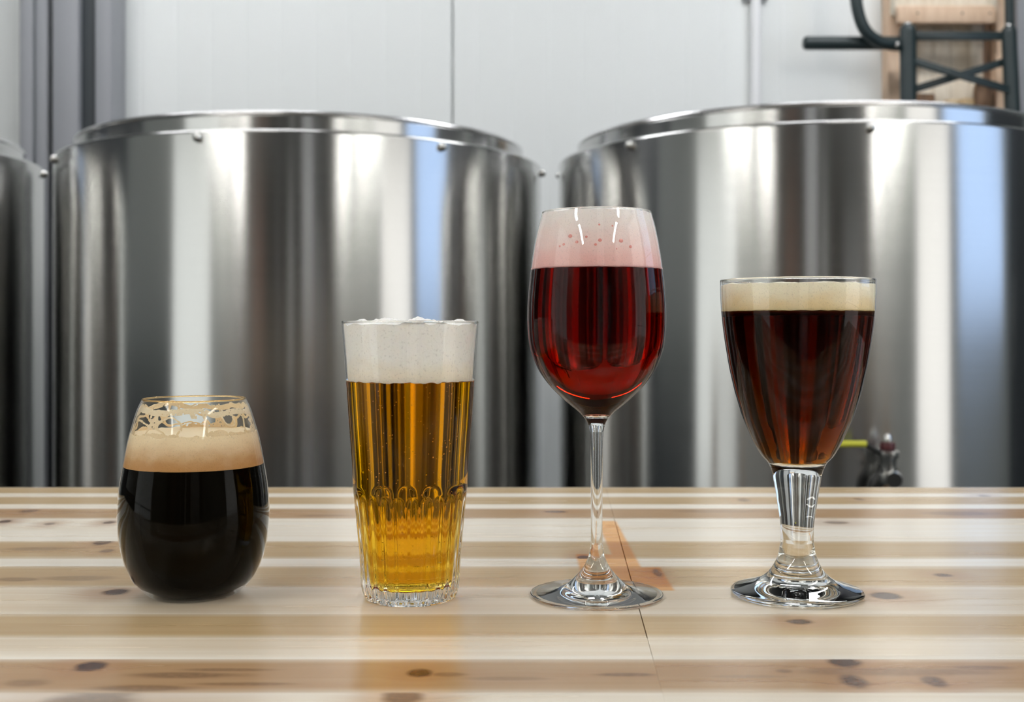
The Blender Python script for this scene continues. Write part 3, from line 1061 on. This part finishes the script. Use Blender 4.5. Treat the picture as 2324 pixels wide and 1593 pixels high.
for (u, v, rr) in [(1284.6, 546, 5.0), (1299, 559, 3.6), (1320.5, 548, 3.0), (1351, 556, 4.3), (1341, 565, 3.2), (1399.5, 557, 5.0), (1422, 569, 4.0), (1270, 563, 3.2), (1261, 566.5, 2.4), (1350, 521.5, 2.4), (1380, 524, 2.0), (1389, 574, 1.8)]:
    z = (V0 - v) * s
    R = interp_r(o3, z) - 1.8 * px
    x = (u - U) * s * (1 - R / base.y)
    a = math.asin(x / R)
    o = lathe('foam_bubble', [(0, -0.4), (0.8, -0.3), (1, 0), (0.7, 0.25), (0, 0.35)], M['foam_bub'], f_, 16)
    o.scale = (rr * px, rr * px, 0.0006)
    o.location = (R * math.sin(a), -R * math.cos(a), z - (R * math.cos(a)) * (v - VH) / FPX * 1.0 * 0)
    o.rotation_euler = (PI / 2, 0, a)
random.seed(7)
pts = []
for i in range(60):
    z = (V0 - random.uniform(918, 934)) * s
    a = random.uniform(-1.5, 1.5)
    rr = interp_r(i3, z) - 0.0008
    pts.append(((rr * math.sin(a), -rr * math.cos(a), z + 0.0006), random.uniform(0.0002, 0.00045)))
bubble_cloud('bubbles', b3, pts, M['bubble'])

# --- brown ale in a thick-stemmed goblet ------------------------------------------------------
U, V0 = 1809, 1349
base, s, k = glass_frame(U, V0)
px = s * k
t = empty('beer_goblet', base, 'thick-stemmed goblet of dark brown ale with cream foam, rightmost of the four', 'beer glass')
BOWL = [(54, 1090.5), (57.7, 1071), (68, 1049), (82.7, 1033), (100, 1004), (113.7, 975), (125.7, 946.5), (135, 917.6), (143.5, 889), (150.5, 860), (157, 831), (162, 802),
        (166.7, 773), (170.7, 744), (173.8, 715.5), (176, 686.6), (177, 660), (177, 638)]
o4 = dens(conv(BOWL, V0, s, k))
zr = (V0 - 637) * s
zfoam = (V0 - 706) * s
zb = zfoam
ztop = (V0 - 647) * s
inner = [(p[0] - 5 * px, p[1]) for p in reversed(o4) if p[1] > ztop - 0.003]
lathe('bowl', o4 + inner, [M['thin'], M['bowl_glass']], t, 128, mfun=lambda z: 1 if z < zb else 0)
rim_ring(t, 174.6 * px, zr, 2.7 * px, M['rim_glass'])
STEM = [(37.6, 1229), (38, 1201), (40.5, 1173), (45, 1146), (49, 1118), (54, 1090.5)]
lathe('stem', dens(conv(STEM, V0, s, k), 6), M['glass'], t, 96)
FOOT = [(0, 1336), (40, 1338), (90, 1345), (140, 1349), (149, 1347.5), (152.5, 1342), (150, 1337), (142, 1333.5), (118, 1326.5), (92, 1318), (73, 1306), (58.7, 1290), (49, 1273), (43, 1257), (41, 1247), (37.6, 1229)]
f4 = conv(FOOT, V0, s, k)
lathe('foot', [f4[0]] + dens(f4[1:], 5), M['glass'], t, 128)
INN = [(0, 1047), (30, 1045), (52, 1038), (69, 1028), (82, 1017), (94, 1002), (108, 974), (120, 945.5), (129.6, 917), (138.2, 889), (145.4, 860), (152, 831), (157, 802), (161.7, 773), (165.7, 744), (168.8, 715.5), (169.6, 704)]
i4 = conv(INN, V0, s, k)
i4 = [i4[0]] + dens(i4[1:], 4)
M['brown_ale'] = liquid('brown_ale', (46.0, 96.0, 240.0), zb)
liquid_body(t, o4, zfoam, M['brown_ale'], 1.8 * px, i4, zb)
M['foam_cream'] = foam_mat('cream_foam', srgb(252, 244, 222), srgb(236, 212, 162), zfoam - 0.002, ztop - 0.002, 0.35, 0.3, 1000)
foam(t, o4, zfoam - 0.0002, ztop, M['foam_cream'], 0.0005, 0.0014, 110, 1.7, 2.0 * px, 0.0003)
